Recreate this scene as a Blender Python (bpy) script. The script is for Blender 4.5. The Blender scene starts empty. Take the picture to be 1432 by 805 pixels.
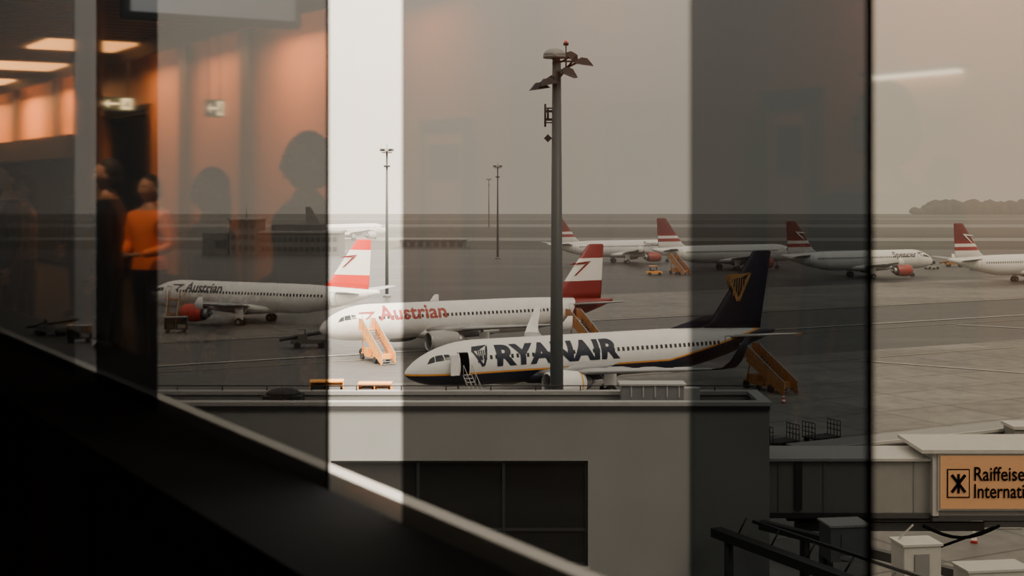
import bpy, bmesh, math, random
from mathutils import Vector, Matrix, Euler
random.seed(7)
H=18.8
TH=math.radians(31.0)
GU=1.64
scene=bpy.context.scene
COL=scene.collection

# ---------------------------------------------------------------- materials
def mat(name,col,rough=0.6,metal=0.0,var=0.12,scale=3.0,emit=0.0,bump=0.0,coat=0.0,spec=0.5):
    m=bpy.data.materials.new(name); m.use_nodes=True
    nt=m.node_tree; n=nt.nodes; l=nt.links
    b=n['Principled BSDF']
    tc=n.new('ShaderNodeTexCoord'); no=n.new('ShaderNodeTexNoise'); no.inputs['Scale'].default_value=scale; no.inputs['Detail'].default_value=4
    l.new(tc.outputs['Object'],no.inputs['Vector'])
    r=n.new('ShaderNodeMix'); r.data_type='RGBA'
    c=list(col)
    r.inputs[6].default_value=(*[x*(1-var) for x in c],1); r.inputs[7].default_value=(*[min(1,x*(1+var)) for x in c],1)
    l.new(no.outputs['Fac'],r.inputs[0]); l.new(r.outputs[2],b.inputs['Base Color'])
    b.inputs['Roughness'].default_value=rough; b.inputs['Metallic'].default_value=metal
    b.inputs['Specular IOR Level'].default_value=spec
    if coat: b.inputs['Coat Weight'].default_value=coat
    if emit:
        l.new(r.outputs[2],b.inputs['Emission Color']); b.inputs['Emission Strength'].default_value=emit
    if bump:
        bp=n.new('ShaderNodeBump'); bp.inputs['Strength'].default_value=bump; l.new(no.outputs['Fac'],bp.inputs['Height']); l.new(bp.outputs[0],b.inputs['Normal'])
    return m

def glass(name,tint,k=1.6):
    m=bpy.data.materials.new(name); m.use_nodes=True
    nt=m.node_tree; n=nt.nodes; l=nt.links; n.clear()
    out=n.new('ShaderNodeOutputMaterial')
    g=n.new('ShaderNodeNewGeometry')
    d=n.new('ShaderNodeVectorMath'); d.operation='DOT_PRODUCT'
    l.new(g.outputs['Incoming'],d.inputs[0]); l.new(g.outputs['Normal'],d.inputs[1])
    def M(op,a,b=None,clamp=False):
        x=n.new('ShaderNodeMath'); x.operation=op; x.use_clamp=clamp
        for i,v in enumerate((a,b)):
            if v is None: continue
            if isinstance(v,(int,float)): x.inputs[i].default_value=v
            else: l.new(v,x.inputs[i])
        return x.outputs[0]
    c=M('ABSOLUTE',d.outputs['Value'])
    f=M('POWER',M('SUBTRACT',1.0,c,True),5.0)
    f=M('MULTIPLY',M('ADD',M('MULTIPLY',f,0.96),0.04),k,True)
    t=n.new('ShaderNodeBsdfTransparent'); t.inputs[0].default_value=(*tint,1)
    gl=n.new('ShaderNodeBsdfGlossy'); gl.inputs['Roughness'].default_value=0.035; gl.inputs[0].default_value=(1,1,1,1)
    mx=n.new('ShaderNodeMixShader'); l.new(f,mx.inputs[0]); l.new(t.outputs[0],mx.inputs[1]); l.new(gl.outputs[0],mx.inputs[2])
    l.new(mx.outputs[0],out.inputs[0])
    return m

def livery(name,base,belly_z=-99,belly=(0,0,0),stripe=None,tail_x=999,tail=(0,0,0),rise_x=999,rise=0.0,slant=0.6):
    m=bpy.data.materials.new(name); m.use_nodes=True
    nt=m.node_tree; n=nt.nodes; l=nt.links; b=n['Principled BSDF']
    tc=n.new('ShaderNodeTexCoord'); s=n.new('ShaderNodeSeparateXYZ'); l.new(tc.outputs['Object'],s.inputs[0])
    X,Z=s.outputs[0],s.outputs[2]
    def M(op,a,b2=None):
        x=n.new('ShaderNodeMath'); x.operation=op
        for i,v in enumerate((a,b2)):
            if v is None: continue
            if isinstance(v,(int,float)): x.inputs[i].default_value=v
            else: l.new(v,x.inputs[i])
        return x.outputs[0]
    def mix(f,a,c):
        r=n.new('ShaderNodeMix'); r.data_type='RGBA'; l.new(f,r.inputs[0])
        if isinstance(a,tuple): r.inputs[6].default_value=(*a,1)
        else: l.new(a,r.inputs[6])
        r.inputs[7].default_value=(*c,1); return r.outputs[2]
    no=n.new('ShaderNodeTexNoise'); no.inputs['Scale'].default_value=.6; l.new(tc.outputs['Object'],no.inputs['Vector'])
    col=mix(no.outputs['Fac'],base,tuple(x*.86 for x in base))
    thr=M('ADD',M('MULTIPLY',M('MAXIMUM',M('SUBTRACT',X,rise_x),0.0),rise),belly_z)
    if stripe: col=mix(M('LESS_THAN',Z,M('ADD',thr,.16)),col,stripe)
    col=mix(M('LESS_THAN',Z,thr),col,belly)
    col=mix(M('GREATER_THAN',M('SUBTRACT',X,M('MULTIPLY',Z,slant)),tail_x),col,tail)
    l.new(col,b.inputs['Base Color']); b.inputs['Roughness'].default_value=.32; b.inputs['Coat Weight'].default_value=.3
    return m

def bands(name,cols):
    m=bpy.data.materials.new(name); m.use_nodes=True
    nt=m.node_tree; n=nt.nodes; l=nt.links; b=n['Principled BSDF']
    tc=n.new('ShaderNodeTexCoord'); s=n.new('ShaderNodeSeparateXYZ'); l.new(tc.outputs['Object'],s.inputs[0])
    ad=n.new('ShaderNodeMath'); ad.operation='MULTIPLY_ADD'; l.new(s.outputs[0],ad.inputs[0]); ad.inputs[1].default_value=cols[0][2] if len(cols[0])>2 else 0.0
    l.new(s.outputs[2],ad.inputs[2])
    cur=None
    for i,c in enumerate(reversed(cols)):
        if cur is None: cur=tuple(c[1]); continue
        r=n.new('ShaderNodeMix'); r.data_type='RGBA'
        lt=n.new('ShaderNodeMath'); lt.operation='LESS_THAN'; l.new(ad.outputs[0],lt.inputs[0]); lt.inputs[1].default_value=c[0]
        l.new(lt.outputs[0],r.inputs[0])
        if isinstance(cur,tuple): r.inputs[6].default_value=(*cur,1)
        else: l.new(cur,r.inputs[6])
        r.inputs[7].default_value=(*c[1],1); cur=r.outputs[2]
    l.new(cur,b.inputs['Base Color']); b.inputs['Roughness'].default_value=.4
    return m

# ---------------------------------------------------------------- mesh builder
class B:
    def __init__(s): s.v=[];s.f=[];s.mi=[];s.sm=[];s.mats=[];s.M=Matrix()
    def add(s,vs,fs,m,smooth=False):
        if m not in s.mats: s.mats.append(m)
        k=s.mats.index(m); o=len(s.v)
        s.v+= [tuple(s.M@Vector(p)) for p in vs]
        for f in fs: s.f.append(tuple(i+o for i in f)); s.mi.append(k); s.sm.append(smooth)
    def box(s,c,d,m,rz=0,R=None):
        x,y,z=[k/2 for k in d]
        R=R or Matrix.Rotation(rz,3,'Z')
        vs=[Vector(c)+R@Vector((a*x,b*y,e*z)) for a in(-1,1) for b in(-1,1) for e in(-1,1)]
        s.add(vs,[(0,1,3,2),(4,6,7,5),(0,4,5,1),(2,3,7,6),(0,2,6,4),(1,5,7,3)],m)
    def bb(s,a,b,m): s.box([(i+j)/2 for i,j in zip(a,b)],[abs(j-i) for i,j in zip(a,b)],m)
    def beam(s,p0,p1,w,h,m):
        p0,p1=Vector(p0),Vector(p1); d=p1-p0; q=d.to_track_quat('X','Z').to_matrix()
        s.box((p0+p1)/2,(d.length,w,h),m,R=q)
    def cyl(s,p0,p1,r0,r1,m,seg=12,caps=True,smooth=True):
        p0,p1=Vector(p0),Vector(p1); q=(p1-p0).to_track_quat('Z','Y').to_matrix()
        vs=[]
        for p,r in((p0,r0),(p1,r1)):
            for i in range(seg):
                a=2*math.pi*i/seg; vs.append(p+q@Vector((r*math.cos(a),r*math.sin(a),0)))
        s.add(vs,[(i,(i+1)%seg,seg+(i+1)%seg,seg+i) for i in range(seg)],m,smooth)
        if caps: s.add(vs,[tuple(range(seg))[::-1],tuple(range(seg,2*seg))],m)
    def loft(s,rings,m,smooth=True,caps=True):
        k=len(rings[0]); vs=[p for r in rings for p in r]; fs=[]
        for j in range(len(rings)-1):
            for i in range(k): fs.append((j*k+i,j*k+(i+1)%k,(j+1)*k+(i+1)%k,(j+1)*k+i))
        s.add(vs,fs,m,smooth)
        if caps: s.add(rings[0],[tuple(range(k))[::-1]],m); s.add(rings[-1],[tuple(range(k))],m)
    def ell(s,c,r,m,seg=16,rg=10,lo=-90,hi=90):
        rings=[]
        for j in range(rg+1):
            a=math.radians(lo+(hi-lo)*j/rg); cr=max(math.cos(a),.001)
            rings.append([(c[0]+r[0]*cr*math.cos(2*math.pi*i/seg),c[1]+r[1]*cr*math.sin(2*math.pi*i/seg),c[2]+r[2]*math.sin(a)) for i in range(seg)])
        s.loft(rings,m)
    def obj(s,name,parent=None,loc=(0,0,0),rz=0):
        me=bpy.data.meshes.new(name); me.from_pydata(s.v,[],s.f)
        for m in s.mats: me.materials.append(m)
        me.polygons.foreach_set('material_index',s.mi); me.polygons.foreach_set('use_smooth',s.sm)
        bm=bmesh.new(); bm.from_mesh(me); bmesh.ops.remove_doubles(bm,verts=bm.verts,dist=1e-5); bmesh.ops.recalc_face_normals(bm,faces=bm.faces); bm.to_mesh(me); bm.free()
        o=bpy.data.objects.new(name,me); COL.objects.link(o)
        o.location=loc; o.rotation_euler=(0,0,rz)
        if parent: o.parent=parent
        return o
def empty(name,loc=(0,0,0),rz=0):
    o=bpy.data.objects.new(name,None); COL.objects.link(o); o.location=loc; o.rotation_euler=(0,0,rz); o.empty_display_size=.5; return o

def text_geo(txt,width,cap,bold=0.0,cut=.22):
    cu=bpy.data.curves.new('tmp','FONT'); cu.body=txt; cu.size=1.0; cu.offset=bold; cu.resolution_u=4
    ob=bpy.data.objects.new('tmp',cu); COL.objects.link(ob)
    dg=bpy.context.evaluated_depsgraph_get(); me=bpy.data.meshes.new_from_object(ob.evaluated_get(dg))
    bm=bmesh.new(); bm.from_mesh(me)
    xs=[v.co.x for v in bm.verts]; x0,x1=min(xs),max(xs); ymax=max(v.co.y for v in bm.verts)
    for v in bm.verts: v.co.x=(v.co.x-x0)/(x1-x0)*width; v.co.y=v.co.y/ymax*cap
    y=-cap*.5
    while y<cap and cut:
        bmesh.ops.bisect_plane(bm,geom=bm.verts[:]+bm.edges[:]+bm.faces[:],plane_co=(0,y,0),plane_no=(0,1,0)); y+=cut
    bm.verts.index_update()
    vs=[tuple(v.co) for v in bm.verts]; fs=[tuple(v.index for v in f.verts) for f in bm.faces]
    bm.free(); bpy.data.objects.remove(ob); bpy.data.curves.remove(cu); bpy.data.meshes.remove(me)
    return vs,fs

WHITE=(.79,.785,.77)
m_dark=mat('dark_rubber',(.02,.02,.022),.7)
m_blk=mat('black_metal',(.004,.0045,.006),.9,spec=.03)
m_steel=mat('steel',(.35,.36,.36),.4,.7)
m_grey=mat('grey_paint',(.15,.155,.16),.5)
m_lgrey=mat('light_grey_paint',(.34,.34,.33),.45)
m_white=mat('white_paint',WHITE,.4)
m_wing=mat('wing_grey',(.34,.35,.36),.4)
m_pane=mat('cabin_window',(.02,.025,.03),.15)
m_navy=mat('navy_paint',(.010,.016,.035),.4)
m_gold=mat('gold_paint',(.75,.42,.10),.4)
m_goldd=mat('emblem_gold',(.50,.27,.10),.4)
m_red=mat('red_paint',(.55,.03,.02),.4)
m_dred=mat('deep_red_paint',(.22,.02,.02),.4)
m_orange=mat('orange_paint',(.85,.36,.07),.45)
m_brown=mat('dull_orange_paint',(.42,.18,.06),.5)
m_txtgrey=mat('title_grey',(.10,.09,.10),.4)
m_txtred=mat('title_red',(.34,.05,.045),.4)

# ---------------------------------------------------------------- airliner
def airfoil(le,chord,t,up=(0,0,1),n=9):
    up=Vector(up); top=[];bot=[]
    for i in range(n):
        x=(1-math.cos(math.pi*i/(n-1)))/2
        y=5*t*(.2969*math.sqrt(x)-.126*x-.3516*x*x+.2843*x**3-.1015*x**4)
        p=Vector(le)+Vector((chord*x,0,0))
        top.append(p+up*y*chord); bot.append(p-up*y*chord)
    return top+bot[-2:0:-1]

def airliner(N,T,kind,finmat=None,bodymat=None,engmat=None,title=None,titlemat=None,chev=None,doors_open=False):
    N=Vector((*N,0));T=Vector((*T,0)); ang=math.atan2(T.y-N.y,T.x-N.x)
    root=empty('airliner',N,ang)
    b737=kind==1
    L=39.5 if b737 else 37.6
    R=2.0; z0=3.35 if b737 else 3.65; TL=13.0; NL=6.6 if b737 else 5.8
    NE=.66 if b737 else .58
    ztop=12.5 if b737 else 11.8
    def rr(x):
        if x<NL: s_=max(x,0)/NL; return R*max(1-(1-s_)**2.1,1e-4)**NE
        if x>L-TL: s_=(x-(L-TL))/TL; return R*(1-.90*s_**1.55)
        return R
    def zc(x):
        if x<NL: return z0-.62*(1-x/NL)**1.7
        if x>L-TL: return z0+(R-rr(x))*.72
        return z0
    def sp(x,z,side,off=.02):
        r=rr(x)+off; d=z-zc(x); q=max(r*r-d*d,0.0004); return (x,side*math.sqrt(q),z)
    seg=40
    xs=[NL*(i/14)**2 for i in range(15)]+[NL+(L-TL-NL)*i/10 for i in range(1,11)]+[L-TL+TL*i/14 for i in range(1,15)]
    b=B()
    b.loft([[(x,rr(x)*math.cos(2*math.pi*i/seg),zc(x)+rr(x)*math.sin(2*math.pi*i/seg)) for i in range(seg)] for x in xs],bodymat)
    b.loft([[(x,w*math.cos(2*math.pi*i/16),z0-1.35+h*math.sin(2*math.pi*i/16)) for i in range(16)] for x,w,h in((10.5,.6,.3),(12,1.9,.8),(15,2.2,.95),(18.5,2.2,.95),(21,1.7,.75),(23,.5,.3))],bodymat)
    b.obj('fuselage',root)
    b=B()
    def patch(c,side,m,nx=4,nz=4,off=.02):
        vs=[];fs=[]
        for j in range(nz+1):
            for i in range(nx+1):
                u,w=i/nx,j/nz
                x=(c[0][0]*(1-u)+c[1][0]*u)*(1-w)+(c[3][0]*(1-u)+c[2][0]*u)*w
                z=(c[0][1]*(1-u)+c[1][1]*u)*(1-w)+(c[3][1]*(1-u)+c[2][1]*u)*w
                vs.append(sp(x,z,side,off))
        for j in range(nz):
            for i in range(nx):
                k=j*(nx+1)+i; fs.append((k,k+1,k+nx+2,k+nx+1))
        b.add(vs,fs,m)
    for side in(-1,1):
        x=6.2
        while x<L-7.5:
            zz=z0+.62
            if not(14.6<x<14.9): patch([(x,zz-.17),(x+.25,zz-.17),(x+.25,zz+.17),(x,zz+.17)],side,m_pane,1,2)
            x+=.52
        patch([(2.35,z0+.42),(3.1,z0+.5),(3.05,z0+.98),(2.45,z0+.88)],side,m_pane)
        patch([(3.18,z0+.52),(3.7,z0+.58),(3.6,z0+.98),(3.15,z0+1.0)],side,m_pane)
        patch([(1.65,z0+.22),(2.28,z0+.38),(2.38,z0+.85),(1.98,z0+.66)],side,m_pane)
        for dx in(4.3,L-8.3+1.5):
            for a,c2 in(((dx,z0-.75),(dx+.05,z0+1.15)),((dx+.85,z0-.75),(dx+.9,z0+1.15))):
                patch([(a[0],a[1]),(c2[0],a[1]),(c2[0],c2[1]),(a[0],c2[1])],side,m_grey,1,6)
            patch([(dx,z0+1.1),(dx+.9,z0+1.1),(dx+.9,z0+1.15),(dx,z0+1.15)],side,m_grey,2,1)
            patch([(dx,z0-.78),(dx+.9,z0-.78),(dx+.9,z0-.73),(dx,z0-.73)],side,m_grey,2,1)
        if doors_open and side==-1:
            patch([(4.45,z0-.75),(5.25,z0-.75),(5.25,z0+1.1),(4.45,z0+1.1)],side,m_blk,2,6,.03)
            b.box((3.75,-R-.2,z0+.15),(.8,.10,1.75),m_white)
    b.obj('windows_and_doors',root)
    if title:
        txt,x0,w,cap,zb=title
        b=B(); vs,fs=text_geo(txt,w,cap,.02 if not b737 else .045)
        for side in(-1,1):
            out=[sp((x0+p[0]) if side<0 else (x0+w-p[0]),zb+p[1],side,.035) for p in vs]
            b.add(out,fs,titlemat)
            if b737:
                for k in range(5):
                    x1=6.05+k*.19; patch([(x1,zb+.30+k*.10),(x1+.10,zb+.26+k*.10),(x1+.16,zb+1.35),(x1+.04,zb+1.35)],side,titlemat,1,4,.03)
                patch([(5.55,zb+1.25),(6.3,zb+1.35),(7.25,zb+1.75),(5.75,zb+1.65)],side,titlemat,5,3,.03)
                patch([(5.55,zb+1.3),(5.8,zb+1.3),(6.7,zb+.0),(6.45,zb-.05)],side,titlemat,3,5,.03)
                patch([(6.5,zb-.05),(6.75,zb+.05),(7.25,zb+1.7),(7.0,zb+1.6)],side,titlemat,2,5,.03)
            else:
                patch([(x0-1.7,zb+.1),(x0-1.4,zb+.15),(x0-.4,zb+.9),(x0-.9,zb+.75)],side,titlemat,3,3,.03)
                patch([(x0-2.4,zb+.75),(x0-.9,zb+.72),(x0-.4,zb+.95),(x0-2.2,zb+.9)],side,titlemat,3,2,.03)
        b.obj('lettering',root)
    wm=m_wing
    b=B()
    zr=z0-1.15
    for sd in(-1,1):
        secs=[((11.6,sd*1.2,zr),7.0,.13,(0,0,1)),((14.6,sd*6.0,zr+.5),4.3,.12,(0,0,1)),((20.4,sd*16.2,zr+1.55),1.75,.11,(0,0,1))]
        if b737:
            secs+=[((20.9,sd*16.9,zr+1.7),1.5,.1,(0,-sd*.35,.94)),((21.4,sd*17.35,zr+2.3),1.25,.1,(0,-sd*.85,.5)),((22.6,sd*17.75,zr+4.2),.6,.1,(0,-sd,.1))]
        else: secs+=[((20.9,sd*16.9,zr+1.62),1.3,.1,(0,0,1))]
        b.loft([airfoil(*q) for q in secs[:3]],wm)
        b.loft([airfoil(*q) for q in secs[2:]],m_navy if (b737 and sd<0) else (m_white if b737 else wm))
        if not b737:
            b.loft([airfoil((21.0,sd*16.9,zr+1.0),1.2,.08,(0,1,0)),airfoil((20.9,sd*16.95,zr+1.65),1.3,.08,(0,1,0)),airfoil((21.6,sd*17.0,zr+2.5),.6,.08,(0,1,0))],m_white)
        for yy,xx in((5.2,18.2),(8.6,19.4),(11.8,20.6)):
            b.loft([[(xx+dx,sd*yy+rw_*math.cos(k*math.pi/4),zr+.05+yy*.085+rh*math.sin(k*math.pi/4)) for k in range(8)] for dx,rw_,rh in((-2,.04,.05),(-.8,.17,.22),(.4,.15,.18),(1.4,.03,.03))],wm)
    b.obj('wings',root)
    b=B()
    for sd in(-1,1):
        zt=zc(L-4)+.25
        b.loft([airfoil((L-6.6,sd*.5,zt),4.0,.1),airfoil((L-2.6,sd*6.4,zt+.65),1.5,.1)],bodymat if b737 else wm)
    b.obj('tailplane',root)
    b=B()
    zb=z0+R-.5; fs_=0 if b737 else -.9
    fin=[airfoil((L-9.2,0,zb),7.6,.07,(0,1,0)),airfoil((L-7.7,0,zb+.9),6.2,.09,(0,1,0)),airfoil((L-2.6+fs_,0,ztop-.15),2.3,.09,(0,1,0)),airfoil((L-2.2+fs_,0,ztop),1.7,.04,(0,1,0))]
    b.loft(fin,finmat)
    if b737: b.loft([airfoil((L-12.8,0,zb+.35),4,.02,(0,1,0)),airfoil((L-8.4,0,zb+1.5),2,.03,(0,1,0))],finmat)
    b.obj('fin',root)
    if chev:
        b=B()
        for sd in(-1,1):
            yy=sd*.30; cx=L-4.4; cz=(zb+ztop)/2+.45
            if b737:
                for k in range(6):
                    x1=cx-.75+k*.27
                    b.add([(x1,yy,cz-1.0+k*.16),(x1+.09,yy,cz-1.0+k*.16),(x1+.2,yy,cz+.7),(x1+.1,yy,cz+.7)],[(0,1,2,3)],chev)
                b.add([(cx-1.2,yy,cz+.7),(cx+.2,yy,cz+.75),(cx+1.5,yy,cz+1.3),(cx-.9,yy,cz+1.1)],[(0,1,2,3)],chev)
                b.add([(cx-1.2,yy,cz+.8),(cx-.95,yy,cz+.8),(cx+.1,yy,cz-1.35),(cx-.3,yy,cz-1.5)],[(0,1,2,3)],chev)
                b.add([(cx+1.1,yy,cz+1.1),(cx+1.5,yy,cz+1.2),(cx+.1,yy,cz-1.5),(cx-.2,yy,cz-1.4)],[(0,1,2,3)],chev)
            else:
                b.add([(cx-1.5,yy,cz+.40),(cx+.4,yy,cz+.50),(cx+1.3,yy,cz+.85),(cx-.6,yy,cz+.65)],[(0,1,2,3)],chev)
                b.add([(cx-1.1,yy,cz-.9),(cx-.8,yy,cz-.85),(cx+1.3,yy,cz+.85),(cx+.5,yy,cz+.5)],[(0,1,2,3)],chev)
        b.obj('tail_emblem',root)
    b=B()
    ex=10.4 if not b737 else 11.2; ey=5.75 if not b737 else 4.9; ez=1.75 if not b737 else 1.65
    for sd in(-1,1):
        def ring(x,r,n=24): return [(ex+x,sd*ey+r*math.cos(2*math.pi*i/n),ez+r*math.sin(2*math.pi*i/n)) for i in range(n)]
        b.loft([ring(.0,.98),ring(.12,1.10),ring(.7,1.2),ring(1.8,1.22),ring(3.0,1.08),ring(3.5,.95)],engmat,caps=False)
        b.loft([ring(.9,.86),ring(.25,.88),ring(.06,.93),ring(0,.98)],m_steel,caps=False)
        b.loft([ring(.12,1.105),ring(.22,1.135)],m_steel,caps=False)
        b.add(ring(.75,.88),[tuple(range(24))],m_blk)
        b.loft([ring(.25,.02),ring(.5,.15),ring(.75,.28)],m_grey)
        b.loft([ring(3.3,.75),ring(4.1,.6),ring(4.3,.5)],m_steel)
        b.loft([ring(4.2,.35),ring(4.9,.05)],m_steel)
        b.add(ring(3.35,.95),[tuple(range(24))],m_blk)
        b.loft([airfoil((ex+1.0,sd*ey,ez+1.0),4.8,.07,(0,1,0)),airfoil((ex+2.6,sd*ey,ez+1.6),5.0,.06,(0,1,0))],m_wing)
        if b737: b.loft([ring(2.95,1.095),ring(3.12,1.065)],m_gold,caps=False)
    b.obj('engines',root)
    b=B()
    b.cyl((5.1,0,.4),(5.1,0,z0-1.5),.09,.12,m_lgrey)
    for s_ in(-.22,.22): b.cyl((5.1,s_-.1,.38),(5.1,s_+.1,.38),.38,.38,m_dark,16)
    for sd in(-1,1):
        b.cyl((18.2,sd*3.6,.55),(18.2,sd*3.4,z0-1.0),.13,.17,m_lgrey)
        b.beam((18.2,sd*3.6,1.0),(18.2,sd*2.0,z0-1.3),.1,.1,m_lgrey)
        b.box((18.2,sd*3.95,1.6),(1.3,.05,1.4),m_white)
        for s_ in(-.42,.42): b.cyl((18.2,sd*3.6+s_-.16,.56),(18.2,sd*3.6+s_+.16,.56),.56,.56,m_dark,20); b.cyl((18.2,sd*3.6+s_-.17,.56),(18.2,sd*3.6+s_+.17,.56),.25,.25,m_lgrey,12)
    b.obj('landing_gear',root)
    return root

rw=(.70,.035,.02)
navy=(.008,.014,.035)
body_r=livery('livery_navy_belly',WHITE,belly_z=2.58,belly=navy,stripe=(.8,.35,.06),rise_x=26,rise=.20)
body_a=livery('livery_red_tail',WHITE,belly_z=1.7,belly=(.45,.45,.45),tail_x=29.6,tail=(.20,.02,.02),slant=.45)
body_b=livery('livery_white',WHITE,belly_z=1.7,belly=(.5,.5,.5))
fin_r=mat('fin_navy',navy,.5)
fin_a=bands('fin_red_white_dark',[(7.4,(.22,.02,.02),.0),(10.1,(.80,.76,.71)),(20,(.25,.03,.03))])
fin_b=bands('fin_red_white',[(7.1,rw,.0),(10.4,(.82,.79,.74)),(20,rw)])
fin_c=bands('fin_stripes',[(6.6,(.7,.68,.66),-.0),(7.3,(.30,.05,.05)),(7.9,(.7,.68,.66)),(8.5,(.22,.03,.03)),(20,(.16,.03,.03))])
airliner((-9.2,121.6),(25.8,140.1),1,finmat=fin_r,bodymat=body_r,engmat=m_white,title=('RYANAIR',7.9,12.6,1.7,3.25),titlemat=m_navy,chev=m_goldd,doors_open=True)
airliner((-21.1,156),(12.2,173.5),0,finmat=fin_a,bodymat=body_a,engmat=m_lgrey,title=('Austrian',6.3,8.2,1.5,4.0),titlemat=m_txtred,chev=m_dred)
airliner((-51.4,202),(-17.4,186),0,finmat=fin_b,bodymat=body_b,engmat=mat('engine_red',(.45,.04,.03),.4),title=('Austrian',7.6,6.2,1.2,4.25),titlemat=m_txtgrey,chev=m_dred)
engr=mat('engine_maroon',(.34,.06,.05),.4)
airliner((43,353),(8,338),0,finmat=fin_c,bodymat=body_b,engmat=engr,title=('Spencer',6.5,6,1.1,4.2),titlemat=m_txtgrey)
airliner((65,326),(31,311),0,finmat=fin_c,bodymat=body_b,engmat=engr)
airliner((88,298),(53.6,283),0,finmat=fin_c,bodymat=body_b,engmat=engr,title=('Spencer',5.5,6,1.1,4.2),titlemat=m_txtgrey,chev=m_white)
airliner((116.7,283),(82.3,268),0,finmat=fin_c,bodymat=body_b,engmat=engr,chev=m_white)
airliner((-45,507),(-70,480),0,finmat=mat('fin_grey',(.15,.15,.15)),bodymat=body_b,engmat=m_lgrey)

# ---------------------------------------------------------------- airstairs, vehicles
def airstairs(top,direction,m,h=3.3,run=5.4):
    d=Vector((*direction,0)).normalized(); ang=math.atan2(d.y,d.x)
    b=B(); w=1.5
    n=15
    for i in range(n):
        t=(i+.5)/n; b.box((1.2+run*t,0,h*(1-t)),(run/n*.95,w,.06),m_grey)
    for s in(-1,1):
        y=s*w/2
        b.beam((1.1,y,h-.25),(1.2+run,y,.15),.08,.45,m)
        b.add([(1.1,y,h),(1.2+run,y,.25),(1.2+run,y,1.15),(1.1,y,h+.95)],[(0,1,2,3)],m)
        b.beam((1.1,y,h+1.05),(1.2+run,y,1.2),.06,.06,m_lgrey)
        for i in range(6):
            t=i/5; b.cyl((1.2+run*t,y,h*(1-t)),(1.2+run*t,y,h*(1-t)+1.1),.03,.03,m_lgrey,6)
        b.box((.55,y,h+.55),(1.15,.05,1.05),m)
        b.box((.55,y,h+1.1),(1.15,.06,.06),m_lgrey)
        for x in(1.0,3.4): b.beam((x,y,.6),(x+.6,y,h*(1-(x-.4)/run)-.1),.1,.1,m)
        for x in(1.0,4.6): b.cyl((x,y-.12,.36),(x,y+.12,.36),.36,.36,m_dark,16)
    b.box((.55,0,h-.06),(1.2,w,.12),m)
    b.box((2.9,0,.62),(5.0,1.3,.3),m)
    b.box((5.3,-.0,.8),(1.0,1.5,.5),m); b.box((1.7,0,1.05),(1.3,1.3,.6),m)
    return b.obj('airstairs',None,(top[0],top[1],0),ang)
airstairs((-16.0,155.1),(.465,-.885),m_orange)
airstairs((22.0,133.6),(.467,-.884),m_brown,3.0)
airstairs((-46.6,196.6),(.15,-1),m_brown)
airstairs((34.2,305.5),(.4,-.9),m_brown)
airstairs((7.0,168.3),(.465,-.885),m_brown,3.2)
b=B()
for i in range(10):
    t=i/9; b.box((t*2.6,0,2.55*(1-t)+.1),(.28,.75,.05),m_lgrey)
for s in(-.4,.4):
    b.beam((0,s,2.55),(2.7,s,.05),.05,.12,m_lgrey); b.beam((0,s,3.5),(2.7,s,1.0),.04,.04,m_lgrey)
    for i in range(5):
        t=i/4; b.cyl((t*2.7,s,2.5*(1-t)),(t*2.7,s,2.5*(1-t)+1),.02,.02,m_lgrey,6)
b.obj('boarding_steps',None,(-3.8,121.75,0),math.atan2(-.884,.467))

def tug(loc,rz,m):
    b=B()
    b.loft([[(x,y,z) for y,z in((-.8,.35),(.8,.35),(.8,h),(-.8,h))] for x,h in((-1.6,.8),(-.7,.95),(.6,.95),(1.7,.75))],m,False)
    b.box((-.4,0,1.0),(.9,1.2,.25),m_dark); b.box((-.75,0,1.3),(.15,1.2,.5),m_dark)
    for x in(-1.0,.5):
        for y in(-.65,.65): b.cyl((x,y,.9),(x,y,1.95),.03,.03,m_dark,6)
    b.box((-.25,0,1.98),(1.8,1.5,.08),m); b.box((.55,0,1.5),(.03,1.2,.7),m_pane)
    for x in(-1.0,1.1):
        for y in(-.75,.75): b.cyl((x,y-.12,.33),(x,y+.12,.33),.33,.33,m_dark,14)
    return b.obj('baggage_tug',None,(*loc,0),rz)
def cart(loc,rz,m,m2,ht=2.05):
    b=B(); k=(ht-.6)/1.45; zm=.6+.7*k
    b.box((0,0,.55),(3,1.5,.12),m2); b.box((0,0,ht),(3,1.6,.1),m)
    for x in(-1.45,1.45): b.box((x,0,zm),(.06,1.5,1.45*k),m)
    b.box((0,0,zm),(.06,1.5,1.4*k),m); b.box((0,.72,zm),(3,.05,1.4*k),m)
    b.box((-.7,-.1,.6+.33*k),(.9,1,.65*k),m_dark); b.box((.7,-.1,.6+.28*k),(1.0,1,.5*k),m_grey)
    for x in(-1,1):
        for y in(-.65,.65): b.cyl((x,y-.1,.28),(x,y+.1,.28),.28,.28,m_dark,12)
    b.beam((1.5,0,.45),(2.4,0,.35),.06,.06,m_dark)
    return b.obj('baggage_cart',None,(*loc,0),rz)
def belt(loc,rz,m):
    b=B()
    b.box((0,0,.75),(4.2,1.6,.5),m); b.beam((-3.4,.3,.9),(3.4,.3,2.0),.8,.25,m_dark)
    for s in(-.15,.75): b.beam((-3.4,s,1.05),(3.4,s,2.15),.06,.12,m)
    b.box((-.8,-.5,1.3),(1.1,.6,.7),m); b.box((-.5,-.5,1.9),(.1,.6,.6),m_pane); b.box((-.9,-.5,2.2),(1.0,.7,.07),m)
    for x in(-1.4,1.4):
        for y in(-.75,.75): b.cyl((x,y-.12,.38),(x,y+.12,.38),.38,.38,m_dark,14)
    return b.obj('belt_loader',None,(*loc,0),rz)
belt((-23.6,165.5),.2,mat('belt_paint',(.10,.10,.09),.5))
cart((-16.6,127.5),.1,m_orange,m_dark,1.35); cart((-12.2,126.8),.0,m_orange,m_orange,1.25)
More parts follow.
